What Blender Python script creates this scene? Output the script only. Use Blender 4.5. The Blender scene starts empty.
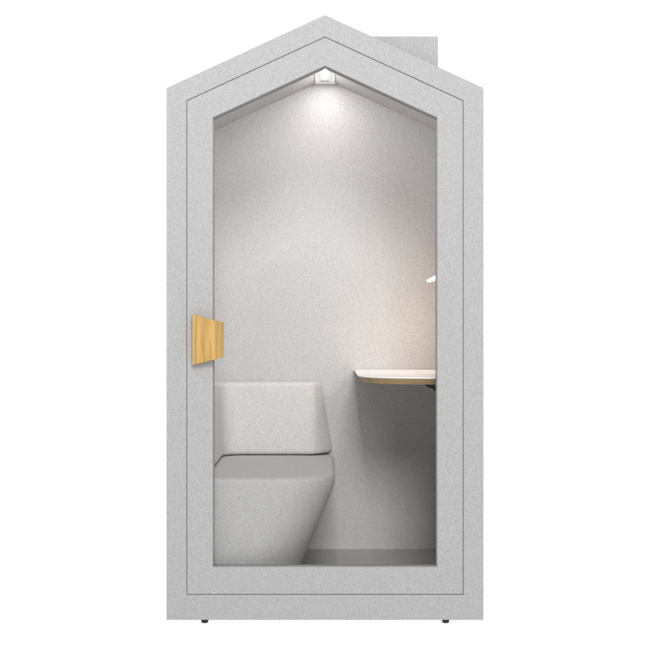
import bpy, bmesh, math
from mathutils import Vector

S = bpy.context.scene
C = S.collection

# ------------------------------------------------------------------ helpers
def finish(name, bm, mat, parent=None, bevel=0.0, seg=3, smooth=False, angle=35):
    bmesh.ops.remove_doubles(bm, verts=bm.verts, dist=1e-6)
    bmesh.ops.recalc_face_normals(bm, faces=bm.faces)
    me = bpy.data.meshes.new(name)
    bm.to_mesh(me); bm.free()
    me.materials.append(mat)
    o = bpy.data.objects.new(name, me)
    C.objects.link(o)
    if parent:
        o.parent = parent
    if smooth or bevel:
        for p in me.polygons:
            p.use_smooth = True
    if bevel:
        b = o.modifiers.new('bevel', 'BEVEL')
        b.width = bevel; b.segments = seg
        b.limit_method = 'ANGLE'; b.angle_limit = math.radians(angle)
        b.harden_normals = True
    elif smooth:
        me.set_sharp_from_angle(angle=math.radians(angle))
    return o

def empty(name, loc, label=None, cat=None, parent=None):
    o = bpy.data.objects.new(name, None)
    C.objects.link(o)
    o.location = loc
    o.empty_display_size = .1
    if label: o['label'] = label
    if cat: o['category'] = cat
    return o

def box(bm, x0, x1, y0, y1, z0, z1):
    v = [bm.verts.new(p) for p in ((x0,y0,z0),(x1,y0,z0),(x1,y1,z0),(x0,y1,z0),
                                   (x0,y0,z1),(x1,y0,z1),(x1,y1,z1),(x0,y1,z1))]
    for f in ((0,1,2,3),(4,5,6,7),(0,1,5,4),(1,2,6,5),(2,3,7,6),(3,0,4,7)):
        bm.faces.new([v[i] for i in f])

def prism(bm, pts, y0, y1):
    """polygon in x,z extruded from y0 to y1"""
    a = [bm.verts.new((x, y0, z)) for x, z in pts]
    b = [bm.verts.new((x, y1, z)) for x, z in pts]
    n = len(pts)
    bm.faces.new(a); bm.faces.new(b[::-1])
    for i in range(n):
        j = (i+1) % n
        bm.faces.new((a[i], a[j], b[j], b[i]))

def ring(bm, outer, inner, y0, y1):
    n = len(outer)
    V = [[bm.verts.new((x, y, z)) for x, z in pts] for pts in (outer, inner) for y in (y0, y1)]
    oa, ob, ia, ib = V
    for i in range(n):
        j = (i+1) % n
        bm.faces.new((oa[i], oa[j], ia[j], ia[i]))
        bm.faces.new((ob[i], ob[j], ib[j], ib[i]))
        bm.faces.new((oa[i], oa[j], ob[j], ob[i]))
        bm.faces.new((ia[i], ia[j], ib[j], ib[i]))

def loft(bm, levels):
    """closed rings of equal length, capped at both ends"""
    R = [[bm.verts.new(p) for p in L] for L in levels]
    n = len(R[0])
    for a, b in zip(R, R[1:]):
        for i in range(n):
            j = (i+1) % n
            bm.faces.new((a[i], a[j], b[j], b[i]))
    bm.faces.new(R[0]); bm.faces.new(R[-1])

def tube(bm, pts, radii, n=12):
    P = [Vector(p) for p in pts]
    L = []
    for i, p in enumerate(P):
        t = (P[min(i+1, len(P)-1)] - P[max(i-1, 0)]).normalized()
        u = t.cross(Vector((0, 1, 0)))
        if u.length < .05: u = t.cross(Vector((1, 0, 0)))
        u.normalize(); w = t.cross(u)
        L.append([p + radii[i]*(math.cos(2*math.pi*k/n)*u + math.sin(2*math.pi*k/n)*w) for k in range(n)])
    loft(bm, L)

def arc(cx, cy, r, a0, a1, n):
    return [(cx + r*math.cos(math.radians(a0+(a1-a0)*i/n)),
             cy + r*math.sin(math.radians(a0+(a1-a0)*i/n))) for i in range(n+1)]

# ------------------------------------------------------------------ materials
def newmat(name):
    m = bpy.data.materials.new(name); m.use_nodes = True
    nt = m.node_tree
    return m, nt, nt.nodes['Principled BSDF'], nt.nodes['Material Output']

def fabric(name, col, amp=.115, rough=.95):
    """felted melange wool: tiny light and dark fibres over a faint weave"""
    m, nt, p, out = newmat(name)
    N, L = nt.nodes, nt.links
    tc = N.new('ShaderNodeTexCoord')
    def noise(scale, vec, detail=2, roughness=.6):
        mp = N.new('ShaderNodeMapping'); mp.inputs['Scale'].default_value = vec
        mp.inputs['Location'].default_value = (.3137, .2719, .4451)
        mp.inputs['Rotation'].default_value = (.11, .0, .17)
        L.new(tc.outputs['Object'], mp.inputs['Vector'])
        t = N.new('ShaderNodeTexNoise'); t.inputs['Scale'].default_value = scale
        t.inputs['Detail'].default_value = detail; t.inputs['Roughness'].default_value = roughness
        L.new(mp.outputs['Vector'], t.inputs['Vector'])
        return t.outputs['Fac']
    def math_(op, a, b):
        n = N.new('ShaderNodeMath'); n.operation = op
        for i, v in enumerate((a, b)):
            if isinstance(v, (int, float)): n.inputs[i].default_value = v
            else: L.new(v, n.inputs[i])
        return n.outputs[0]
    a = noise(310, (1, 1, 1), 3, .75)                  # melange speckle
    b = noise(300, (.35, .35, 1.2), 1)                   # weft
    c = noise(300, (1.2, 1.2, .35), 1)                  # warp
    e = noise(28, (1, 1, 1), 3)                        # soft clouding of the felt
    s = math_('ADD', math_('MULTIPLY', a, 1.25), math_('MULTIPLY', math_('ADD', b, c), .50))
    s = math_('ADD', s, math_('MULTIPLY', e, .05))     # mean about 1.115
    f = math_('SUBTRACT', s, 1.15)
    f = math_('ADD', math_('MULTIPLY', f, amp*6), 1.0)
    f = math_('MINIMUM', math_('MAXIMUM', f, .62), 1.38)
    mx = N.new('ShaderNodeVectorMath'); mx.operation = 'SCALE'
    mx.inputs[0].default_value = col
    L.new(f, mx.inputs['Scale'])
    L.new(mx.outputs[0], p.inputs['Base Color'])
    p.inputs['Roughness'].default_value = rough
    p.inputs['Specular IOR Level'].default_value = .1
    p.inputs['Sheen Weight'].default_value = .08
    p.inputs['Sheen Roughness'].default_value = .5
    bp = N.new('ShaderNodeBump'); bp.inputs['Strength'].default_value = .35
    bp.inputs['Distance'].default_value = .0012
    L.new(s, bp.inputs['Height']); L.new(bp.outputs['Normal'], p.inputs['Normal'])
    return m

def plain(name, col, rough=.5, metal=0.0, spec=.5, var=.06, scale=40):
    m, nt, p, out = newmat(name)
    N, L = nt.nodes, nt.links
    tc = N.new('ShaderNodeTexCoord')
    t = N.new('ShaderNodeTexNoise'); t.inputs['Scale'].default_value = scale; t.inputs['Detail'].default_value = 4
    L.new(tc.outputs['Object'], t.inputs['Vector'])
    r = N.new('ShaderNodeMapRange')
    r.inputs['To Min'].default_value = 1-var; r.inputs['To Max'].default_value = 1+var
    L.new(t.outputs['Fac'], r.inputs['Value'])
    mx = N.new('ShaderNodeVectorMath'); mx.operation = 'SCALE'; mx.inputs[0].default_value = col
    L.new(r.outputs[0], mx.inputs['Scale']); L.new(mx.outputs[0], p.inputs['Base Color'])
    p.inputs['Roughness'].default_value = rough
    p.inputs['Metallic'].default_value = metal
    p.inputs['Specular IOR Level'].default_value = spec
    return m

def wood(name, c0, c1, scale, rough=.45):
    """long grain; scale squeezes the noise across the grain"""
    m, nt, p, out = newmat(name)
    N, L = nt.nodes, nt.links
    tc = N.new('ShaderNodeTexCoord')
    mp = N.new('ShaderNodeMapping'); mp.inputs['Scale'].default_value = scale
    L.new(tc.outputs['Object'], mp.inputs['Vector'])
    t = N.new('ShaderNodeTexNoise'); t.inputs['Scale'].default_value = 1
    t.inputs['Detail'].default_value = 5; t.inputs['Distortion'].default_value = 1.2
    L.new(mp.outputs[0], t.inputs['Vector'])
    cr = N.new('ShaderNodeValToRGB')
    cr.color_ramp.elements[0].position = .32; cr.color_ramp.elements[0].color = (*c0, 1)
    cr.color_ramp.elements[1].position = .66; cr.color_ramp.elements[1].color = (*c1, 1)
    L.new(t.outputs['Fac'], cr.inputs['Fac']); L.new(cr.outputs['Color'], p.inputs['Base Color'])
    p.inputs['Roughness'].default_value = rough
    bp = N.new('ShaderNodeBump'); bp.inputs['Strength'].default_value = .08; bp.inputs['Distance'].default_value = .001
    L.new(t.outputs['Fac'], bp.inputs['Height']); L.new(bp.outputs['Normal'], p.inputs['Normal'])
    return m

def glow(name, col, strength):
    m, nt, p, out = newmat(name)
    p.inputs['Base Color'].default_value = (.9, .9, .9, 1)
    p.inputs['Emission Color'].default_value = (*col, 1)
    p.inputs['Emission Strength'].default_value = strength
    return m

def glass(name):
    m, nt, p, out = newmat(name)
    N, L = nt.nodes, nt.links
    N.remove(p)
    tr = N.new('ShaderNodeBsdfTransparent'); tr.inputs['Color'].default_value = (.985, .985, .985, 1)
    gl = N.new('ShaderNodeBsdfGlossy'); gl.inputs['Roughness'].default_value = .01
    fr = N.new('ShaderNodeFresnel'); fr.inputs['IOR'].default_value = 1.15
    mx = N.new('ShaderNodeMixShader')
    L.new(fr.outputs[0], mx.inputs[0]); L.new(tr.outputs[0], mx.inputs[1]); L.new(gl.outputs[0], mx.inputs[2])
    L.new(mx.outputs[0], out.inputs['Surface'])
    return m

def backlit(name):
    """opal white ground sheet, invented to pass light from below and hide contact shadow"""
    m, nt, p, out = newmat(name)
    N, L = nt.nodes, nt.links
    N.remove(p)
    a = N.new('ShaderNodeBsdfTranslucent'); a.inputs['Color'].default_value = (.97, .97, .97, 1)
    b = N.new('ShaderNodeBsdfDiffuse'); b.inputs['Color'].default_value = (.9, .9, .9, 1)
    mx = N.new('ShaderNodeMixShader'); mx.inputs[0].default_value = .06
    L.new(a.outputs[0], mx.inputs[1]); L.new(b.outputs[0], mx.inputs[2])
    L.new(mx.outputs[0], out.inputs['Surface'])
    return m

FELT   = fabric('grey_wool_felt', (.374, .374, .376))
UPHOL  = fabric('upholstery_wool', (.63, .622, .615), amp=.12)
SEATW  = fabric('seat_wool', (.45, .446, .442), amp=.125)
LINING = fabric('lining_wool', (.555, .549, .545), amp=.115)
OAK    = wood('oiled_oak', (.35, .195, .05), (.57, .36, .118), (120, 120, 5))
PLY    = wood('birch_plywood_edge', (.32, .22, .105), (.47, .345, .19), (6, 6, 260))
LAMIN  = plain('white_laminate', (.90, .895, .89), .35, var=.01)
STEEL  = plain('black_powder_coat', (.012, .012, .012), .5)
RUBBER = plain('black_rubber', (.01, .01, .01), .8)
SEAL   = plain('grey_seal', (.23, .23, .23), .6)
GASKET = plain('grey_brush_gasket', (.22, .22, .22), .9)
VINYL  = plain('grey_vinyl_floor', (.30, .295, .288), .13, spec=.5, var=.05, scale=18)
WHITEP = plain('white_painted_aluminium', (.80, .80, .79), .4, var=.01)
GREYP  = plain('satin_aluminium', (.27, .27, .268), .5, var=.01)
GLASS  = glass('clear_glass')
LED    = glow('led_diffuser', (1.0, .965, .955), 150)
FLANKGLOW   = glow('housing_added_glow', (1.0, .97, .93), .38)  # faint emission added so the lamp housing looks lit
WARM   = glow('warm_lamp_diffuser', (1.0, .74, .50), 1.05)
BACKLIT   = backlit('opal_acrylic')

# ------------------------------------------------------------------ dimensions
K   = .0037            # metres per photo pixel in the plane of the booth front
CD  = 4.8              # camera distance from the front
ZC  = 1.1026           # camera height
SL  = .461             # roof slope
def fx(px): return (px-325)*K
def fz(py): return ZC + (325-py)*K

def gable(hw, zb, za, sl=SL):
    """five-cornered house outline: half width, bottom, apex"""
    return [(-hw, zb), (hw, zb), (hw, za-sl*hw), (0, za), (-hw, za-sl*hw)]

HW, ZB, ZA = fx(483.5), .011, fz(14.8)
IW  = .520             # inner half width
FZ  = .101             # inner floor
IA  = 2.2003           # inner ridge
GZ  = -.003           # ground
BY  = 1.0              # inner face of back wall

# ------------------------------------------------------------------ booth
booth = empty('phone_booth', (0, .55, 0),
              'house-shaped grey felt booth with gable roof, chimney block and glazed front door', 'phone booth')
def part(name, bm, mat, parent=booth, **k):
    o = finish(name, bm, mat, parent, **k)
    if parent is booth:
        o.location = (-booth.location.x, -booth.location.y, -booth.location.z)
    return o

D_HW, D_ZB, D_ZA = fx(463.0), fz(594.3), fz(37.2)        # door leaf outline
W_HW, W_ZB, W_ZA = fx(437.3), fz(567.3), fz(65.6)        # glazed opening
g = .0021
bm = bmesh.new()
ring(bm, gable(HW, ZB, ZA), gable(D_HW+g, D_ZB-g, D_ZA+g*1.1), 0, .0680)
part('front_frame', bm, FELT, bevel=.003)

bm = bmesh.new()     # grey brush gasket just inside the narrow gap round the door
ring(bm, gable(D_HW+g+.001, D_ZB-g-.001, D_ZA+g*1.1+.0011), gable(D_HW-.001, D_ZB+.001, D_ZA-.0011), .0065, .040)
part('door_gasket', bm, GASKET)
bm = bmesh.new()     # rubber stop the door closes on, dark at the bottom of the gap
ring(bm, gable(D_HW+.012, D_ZB-.012, D_ZA+.013), gable(D_HW-.02, D_ZB+.0, D_ZA-.022), .0602, .0674)
part('door_stop', bm, SEAL)

for sgn in (-1, 1):
    bm = bmesh.new()
    a, b = sorted((sgn*IW, sgn*(HW)))
    pts = [(a, ZB), (b, ZB), (b, ZA-SL*abs(b)), (a, ZA-SL*abs(a))]
    if sgn > 0: pts = [(IW, ZB), (HW, ZB), (HW, ZA-SL*HW), (IW, IA-SL*IW)]
    else:       pts = [(-HW, ZB), (-IW, ZB), (-IW, IA-SL*IW), (-HW, ZA-SL*HW)]
    prism(bm, pts, .0685, BY)
    part('side_wall', bm, LINING, bevel=.001, seg=1)
    bm = bmesh.new()
    prism(bm, [(0, IA), (0, ZA), (sgn*HW, ZA-SL*HW), (sgn*IW, IA-SL*IW)], .0685, BY)
    part('roof_panel', bm, LINING, bevel=.001, seg=1)
bm = bmesh.new()
prism(bm, gable(HW, ZB, ZA), BY, BY+.06)
part('back_wall', bm, LINING, bevel=.003)
bm = bmesh.new()
box(bm, -IW+.001, IW-.001, .0685, BY-.001, ZB+.002, FZ)
part('floor', bm, VINYL)

for o in booth.children:
    if o.name.split('.')[0] in ('side_wall', 'roof_panel', 'back_wall'):
        o.data.materials.append(FELT)
        for p in o.data.polygons:
            n, c = p.normal, p.center
            if (o.name.startswith('side') and n.x*c.x > 0 and abs(n.x) > .9) or (o.name.startswith('roof') and n.z > .5) \
               or (o.name.startswith('back') and not n.y < -.9):
                p.material_index = 1
# chimney-like ventilation block standing on the right roof slope
cy0, cy1 = .064, .39
ks = (CD+cy0)/CD
cx1, cx0, cz1 = (438-325)*K*ks, (358-325)*K*ks, ZC+(325-36.3)*K*ks
bm = bmesh.new()
ins = .03
out_t = [(cx0,cy0),(cx1,cy0),(cx1,cy1),(cx0,cy1)]
in_t  = [(cx0+ins,cy0+ins),(cx1-ins,cy0+ins),(cx1-ins,cy1-ins),(cx0+ins,cy1-ins)]
zb = [ZA-SL*x-.012 for x, y in out_t]
vb = [bm.verts.new((x, y, z)) for (x, y), z in zip(out_t, zb)]
vt = [bm.verts.new((x, y, cz1)) for x, y in out_t]
vi = [bm.verts.new((x, y, cz1)) for x, y in in_t]
vd = [bm.verts.new((x, y, cz1-.05)) for x, y in in_t]
for i in range(4):
    j = (i+1) % 4
    bm.faces.new((vb[i], vb[j], vt[j], vt[i]))
    bm.faces.new((vt[i], vt[j], vi[j], vi[i]))
    bm.faces.new((vi[i], vi[j], vd[j], vd[i]))
bm.faces.new(vd); bm.faces.new(vb)
part('chimney', bm, FELT, bevel=.002)

for x in (fx(204.3), fx(446.2)):
    for y in (.021, 1.0):
        bm = bmesh.new()
        loft(bm, [[(x+r*math.cos(2*math.pi*k/20), y+r*math.sin(2*math.pi*k/20), z) for k in range(20)]
                  for z, r in ((GZ, .0110), (GZ+.002, .0122), (.0075, .0142), (.0122, .0142))])
        part('foot', bm, RUBBER, smooth=True)

# door leaf: frame, rubber glazing seal, glass, oak grip
bm = bmesh.new()
ring(bm, gable(D_HW, D_ZB, D_ZA), gable(W_HW, W_ZB, W_ZA), .0015, .048)
door = part('door', bm, FELT, bevel=.0025)
door['label'] = 'gabled felt door frame around one large clear pane'
bm = bmesh.new()
ring(bm, gable(W_HW+.004, W_ZB-.004, W_ZA+.0044), gable(W_HW-.0028, W_ZB+.0028, W_ZA-.0031), .016, .046)
part('glazing_seal', bm, SEAL, parent=door)
bm = bmesh.new()
prism(bm, gable(W_HW-.0015, W_ZB+.0015, W_ZA-.0017), .026, .034)
part('glass_pane', bm, GLASS, parent=door)

hd = .040     # how far the grip stands out
kh = (CD-hd)/CD
def hp(px, py, y): return ((px-325)*K*(CD+y)/CD, y, ZC+(325-py)*K*(CD+y)/CD)
bm = bmesh.new()
F = [hp(192.1,314.3,-.030), hp(214.2,320.4,-.044), hp(223.7,322.3,-.004), hp(223.7,357.0,-.004), hp(214.6,359.6,-.044), hp(192.4,365.0,-.030)]
B = [(F[0][0], .0012, F[0][2]), (F[1][0], .0012, F[1][2]), (F[2][0], .0012, F[2][2]),
     (F[3][0], .0012, F[3][2]), (F[4][0], .0012, F[4][2]), (F[5][0], .0012, F[5][2])]
f = [bm.verts.new(p) for p in F]; b = [bm.verts.new(p) for p in B]
bm.faces.new((f[0], f[1], f[4], f[5])); bm.faces.new((f[1], f[2], f[3], f[4]))
bm.faces.new(b[::-1])
for i in range(6):
    j = (i+1) % 6
    bm.faces.new((f[i], f[j], b[j], b[i]))
h = part('handle', bm, OAK, parent=door, bevel=.0015, angle=15)
h['label'] = 'tapered honey-coloured oak door grip with a folded right edge'

# ------------------------------------------------------------------ sofa
sofa = empty('corner_seat', (-.25, .55, FZ),
             'grey wool bench seat with wraparound backrest at the left inside the booth', 'seat')
def spart(root, name, bm, mat, **k):
    o = finish(name, bm, mat, root, **k)
    o.location = -root.location
    return o

ZS = .526
def seat_plan(xr, ins, yf=.08, yb=.995, R=.24):
    x0 = -IW+.004
    xr -= ins; yf += ins
    R = min(R, R)
    pts = [(x0, yf)]
    pts += [(x0 + (xr-R-x0)*t, yf) for t in (.5,)]
    pts += arc(xr-R, yf+R, R, -90, 0, 16)
    r2 = .03
    pts += arc(xr-r2, yb-r2, r2, 0, 90, 6)
    pts += [(x0, yb)]
    return pts
lev = []
def xr_at(z):      # right flank leans in towards the floor
    if z >= .495: return .0395
    t = (.495-z)
    k = .03              # short curve where the flank turns in
    return .0395 - .415*(t*t/(2*k) if t < k else t-k/2)
for z in (FZ+.001, .13, .16, .20, .24, .28, .32, .36, .40, .43, .45):
    lev.append((z, xr_at(z), 0, .08 + max(0, (.45-z))*.03))
for z in (.462, .472, .482, .492, .503):
    lev.append((z, xr_at(z), 0, .08))
r = .020
for a in range(8, 91, 9):
    t = math.radians(a)
    lev.append((ZS-r+r*math.sin(t), .0395-.001, r*(1-math.cos(t)), .08))
bm = bmesh.new()
levels = []
for z, xr, ins, yf in lev:
    levels.append([(x, y, z) for x, y in seat_plan(xr, ins, yf)])
# soft crown on top
for q, up in ((.06, .004), (.13, .006)):
    levels.append([(x, y, ZS+up) for x, y in seat_plan(.0385, r+q, .08, .995, .24-q*.3)])
loft(bm, levels)
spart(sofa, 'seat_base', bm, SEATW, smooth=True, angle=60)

# wraparound backrest: leans slightly, tapers at its free end
def back_plan(t):
    yf = .868 + .030*t           # front plane leans back
    xl = -.437 - .012*t
    xe = -.043 - .006*t          # where the face ends
    xo = .034 - .054*t           # outer edge against the wall
    rf = .085
    x0, y0, yb = -IW+.004, .10, .994
    pts = [(x0, y0), (xl, y0), (xl, .4), (xl, yf-rf)]
    pts += arc(xl+rf, yf-rf, rf, 180, 90, 10)[1:]
    pts += [(-.2, yf)]
    # fold into the end facet
    px, py = xe, yf
    ox, oy = xo, yb-.035
    L0 = .03
    for k in range(0, 7):
        u = k/6
        a = Vector((px-L0, py)); c = Vector((px, py)); d = Vector((px, py)) + (Vector((ox, oy))-Vector((px, py)))*.35
        q = (1-u)**2*a + 2*u*(1-u)*c + u*u*d
        pts.append((q.x, q.y))
    a = Vector(pts[-1]); c = Vector((ox+.004, oy+.006)); d = Vector((ox, yb))
    for k in range(1, 7):
        u = k/6
        q = (1-u)**2*a + 2*u*(1-u)*c + u*u*d
        pts.append((q.x, q.y))
    pts += [(x0, yb)]
    return pts
ZK0, ZK1 = ZS+.009, .851
def back_z(y, t):
    # the wing along the left wall rises a little towards the door
    return ZK0 + (ZK1 + max(0, (.80-y))*.05 - ZK0)*t
bm = bmesh.new()
levels = []
def inset_plan(t, d):
    P = back_plan(t); n = len(P); out = []
    for i, (x, y) in enumerate(P):
        a = Vector(P[i-1]); c = Vector(P[(i+1) % n]); p = Vector((x, y))
        n1 = (p-a).normalized(); n2 = (c-p).normalized()
        m1 = Vector((-n1.y, n1.x)); m2 = Vector((-n2.y, n2.x))
        m = (m1+m2).normalized(); s = 1/max(.5, m.dot(m1))
        q = p + m*d*s     # inwards
        out.append((q.x, q.y))
    return out
rb = .020
prof = [(rb*(1-math.sin(math.radians(a))), rb*(1-math.cos(math.radians(a)))) for a in range(0, 91, 15)]  # (inset, dz) bottom
H = ZK1-ZK0
for a in range(0, 91, 15):
    s_, c_ = math.sin(math.radians(a)), math.cos(math.radians(a))
    dz = rb*(1-c_); ins = rb*(1-s_)
    t = dz/H
    levels.append([(x, y, back_z(y, t)) for x, y in inset_plan(t, ins)])
for t in (.25, .5, .75):
    levels.append([(x, y, back_z(y, t)) for x, y in inset_plan(t, 0)])
for a in range(0, 91, 15):
    s_, c_ = math.sin(math.radians(a)), math.cos(math.radians(a))
    dz = rb*(1-s_); ins = rb*(1-c_)
    t = 1-dz/H
    levels.append([(x, y, back_z(y, t)) for x, y in inset_plan(t, ins)])
loft(bm, levels)
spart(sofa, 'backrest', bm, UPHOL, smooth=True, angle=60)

# ------------------------------------------------------------------ desk
desk = empty('wall_desk', (.33, .55, .86),
             'wall-mounted white desk shelf with plywood edge on the right inside the booth', 'desk')
ZD = .904
dx0, dx1, dy0, dy1 = .129, IW-.003, .115, .996
DP = [(.129,.42),(.1295,.34),(.132,.29),(.140,.245),(.154,.205),(.174,.172),(.200,.146),(.235,.124),(.28,.107),(.34,.095),(.42,.086),(dx1,.080)]
def desk_plan(ins):
    out = []
    for i, (x, y) in enumerate(DP):      # the free edge bows out towards the door; chamfer measured along its normal
        a, c = Vector(DP[max(i-1,0)]), Vector(DP[min(i+1,len(DP)-1)])
        t = (c-a).normalized()
        out.append((x - t.y*ins, y + t.x*ins))
    out[-1] = (dx1, out[-1][1])
    return out + [(dx1, dy1), (out[0][0], dy1)]
bm = bmesh.new()
loft(bm, [[(x, y, z) for x, y in desk_plan(i)] for z, i in ((ZD-.0035, .0), (ZD-.001, 0), (ZD, .001))])
spart(desk, 'laminate_top', bm, LAMIN)
bm = bmesh.new()
loft(bm, [[(x, y, z) for x, y in desk_plan(i)] for z, i in ((ZD-.027, .022), (ZD-.010, .006), (ZD-.0037, .0012))])
spart(desk, 'plywood_core', bm, PLY)
for y in (.30, .80):
    bm = bmesh.new()
    # curved gusset
    pts = [(IW-.003, ZD-.0275)] + [(IW-.003, ZD-.085)]
    pts += [(IW-.003-.105*math.sin(math.radians(a)), ZD-.0275-.0575*math.cos(math.radians(a))+.0575*0) for a in range(10, 81, 10)]
    pts += [(IW-.115, ZD-.0275)]
    prism(bm, pts, y-.012, y+.012)
    spart(desk, 'bracket', bm, STEEL)

# ------------------------------------------------------------------ ceiling light along the ridge
cl = empty('ceiling_light', (0, .52, IA),
           'narrow white LED ridge light glowing under the peak of the booth ceiling', 'light')
hwid = .042
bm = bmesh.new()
for sgn in (-1, 1):      # thin housing flanks along the two roof slopes, with added glow
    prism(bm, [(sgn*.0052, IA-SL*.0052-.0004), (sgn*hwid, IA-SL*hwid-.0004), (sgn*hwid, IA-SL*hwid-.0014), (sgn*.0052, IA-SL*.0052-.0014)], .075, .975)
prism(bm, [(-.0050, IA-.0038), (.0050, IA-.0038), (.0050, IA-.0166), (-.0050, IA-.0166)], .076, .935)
spart(cl, 'housing', bm, FLANKGLOW)
bm = bmesh.new()
prism(bm, [(-.0058, IA-.0168), (.0058, IA-.0168), (.0058, IA-.0176), (-.0058, IA-.0176)], .078, .905)
df = spart(cl, 'diffuser', bm, WHITEP)
df.data.materials.append(LED)          # only the underside gives light
for p in df.data.polygons:
    if p.normal.z < -.9: p.material_index = 1
bm = bmesh.new()
prism(bm, [(0, IA-.0008), (-.049, IA-.0008-SL*.049), (.049, IA-.0008-SL*.049)], .976, .998)
spart(cl, 'end_cap', bm, WHITEP)

# ------------------------------------------------------------------ reading lamp on the right wall
rl = empty('reading_lamp', (IW, .70, 1.27),
           'small warm glowing tube lamp on the right wall above the desk', 'lamp')
ly = .70
kl = (CD+ly)/CD
p0 = Vector(((427.0-325)*K*kl, ly, ZC+(325-281.4)*K*kl))
p1 = Vector(((437.5-325)*K*kl, ly, ZC+(325-277.2)*K*kl))
dv = (p1-p0).normalized()
bm = bmesh.new()
L = (p1-p0).length
tube(bm, [p0, p0+dv*.003, p0+dv*.008, p0+dv*L*.6, p1], [.002, .006, .0078, .0098, .0104], 16)
spart(rl, 'lamp_tube', bm, WARM, smooth=True)
bm = bmesh.new()
pe = p1+dv*.002
tube(bm, [p1+dv*.0005, pe+dv*.02, Vector((IW-.014, ly, pe.z+.022)), Vector((IW-.006, ly, pe.z+.022))], [.0112, .0105, .006, .006], 14)
spart(rl, 'arm', bm, WHITEP, smooth=True)
bm = bmesh.new()
zc_ = pe.z+.022
loft(bm, [[(x, ly+rr*math.cos(2*math.pi*k/24), zc_+rr*math.sin(2*math.pi*k/24)) for k in range(24)]
          for x, rr in ((IW-.001, .028), (IW-.004, .028), (IW-.0058, .026))])
spart(rl, 'wall_plate', bm, WHITEP, smooth=True)

# ------------------------------------------------------------------ ground
bm = bmesh.new()
R = 60
v = [bm.verts.new(p) for p in ((-R,-R,GZ),(R,-R,GZ),(R,R,GZ),(-R,R,GZ))]
bm.faces.new(v)
gr = finish('ground', bm, BACKLIT)
gr['kind'] = 'structure'

# ------------------------------------------------------------------ white studio surround
w = bpy.data.worlds.new('World'); S.world = w; w.use_nodes = True
nt = w.node_tree; N, Lk = nt.nodes, nt.links
bg = N['Background']
tc = N.new('ShaderNodeTexCoord'); sp = N.new('ShaderNodeSeparateXYZ')
Lk.new(tc.outputs['Generated'], sp.inputs[0])
mr = N.new('ShaderNodeMapRange'); mr.interpolation_type = 'SMOOTHSTEP'
mr.inputs['From Min'].default_value = -.75; mr.inputs['From Max'].default_value = .15
mr.inputs['To Min'].default_value = .10; mr.inputs['To Max'].default_value = 1.12
Lk.new(sp.outputs['Y'], mr.inputs['Value'])
mb = N.new('ShaderNodeMath'); mb.operation = 'LESS_THAN'; mb.inputs[1].default_value = 0   # even light added below, shining up through the ground
Lk.new(sp.outputs['Z'], mb.inputs[0])
mm = N.new('ShaderNodeMath'); mm.operation = 'MULTIPLY'; mm.inputs[1].default_value = 1.08
Lk.new(mb.outputs[0], mm.inputs[0])
mx = N.new('ShaderNodeMath'); mx.operation = 'MAXIMUM'
Lk.new(mr.outputs[0], mx.inputs[0]); Lk.new(mm.outputs[0], mx.inputs[1])
Lk.new(mx.outputs[0], bg.inputs['Strength'])
bg.inputs['Color'].default_value = (1, 1, 1, 1)

# softbox over the front
def area(name, loc, target, size, power, col=(1, 1, 1)):
    l = bpy.data.lights.new(name, 'AREA'); l.shape = 'RECTANGLE'; l.size = size[0]; l.size_y = size[1]
    l.energy = power; l.color = col
    o = bpy.data.objects.new(name, l); C.objects.link(o)
    o.location = loc
    o.rotation_euler = (Vector(target)-Vector(loc)).to_track_quat('-Z', 'Y').to_euler()
    return o
area('softbox', (-1.5, -1.8, 3.6), (0, 0, 1.9), (2.2, .8), 24, (1, 1, 1))
area('key_softbox', (.55, -6.5, 4.5), (0, .3, .9), (1.8, 2.0), 370, (1, 1, 1))
area('side_fill', (1.6, -6.0, 2.5), (-.1, .4, .9), (1.2, 1.2), 75, (1, 1, 1))  # unseen fill, added to lift the dim upper back wall

sl = bpy.data.lights.new('reading_lamp_beam', 'SPOT')      # the light the reading lamp throws down on the desk
sl.energy = 2.3; sl.color = (1, .70, .50); sl.spot_size = math.radians(155); sl.spot_blend = 1.0; sl.shadow_soft_size = .07
slo = bpy.data.objects.new('reading_lamp_beam', sl); C.objects.link(slo)
slo.location = (p0.x*.4+p1.x*.6, ly, min(p0.z, p1.z)-.012)
slo.rotation_euler = Vector((-.12, .28, -1)).to_track_quat('-Z', 'Y').to_euler()

pl = bpy.data.lights.new('reading_lamp_glow', 'POINT')     # the little it spills all round
pl.energy = .55; pl.color = (1, .66, .46); pl.shadow_soft_size = .012
plo = bpy.data.objects.new('reading_lamp_glow', pl); C.objects.link(plo)
plo.location = (p1.x+.005, ly+.03, p1.z+.004)

# ------------------------------------------------------------------ camera
cam = bpy.data.cameras.new('camera')
co = bpy.data.objects.new('camera', cam); C.objects.link(co)
co.location = (0, -CD, ZC); co.rotation_euler = (math.radians(90), 0, 0)
cam.sensor_width = 36; cam.lens = 36*CD/(650*K)
cam.clip_end = 200
S.camera = co

S.view_settings.view_transform = 'Standard'
S.view_settings.look = 'None'
S.view_settings.exposure = 0
S.view_settings.gamma = 1
S.cycles.max_bounces = 12
S.cycles.diffuse_bounces = 6
S.cycles.transparent_max_bounces = 12
S.cycles.sample_clamp_indirect = 4
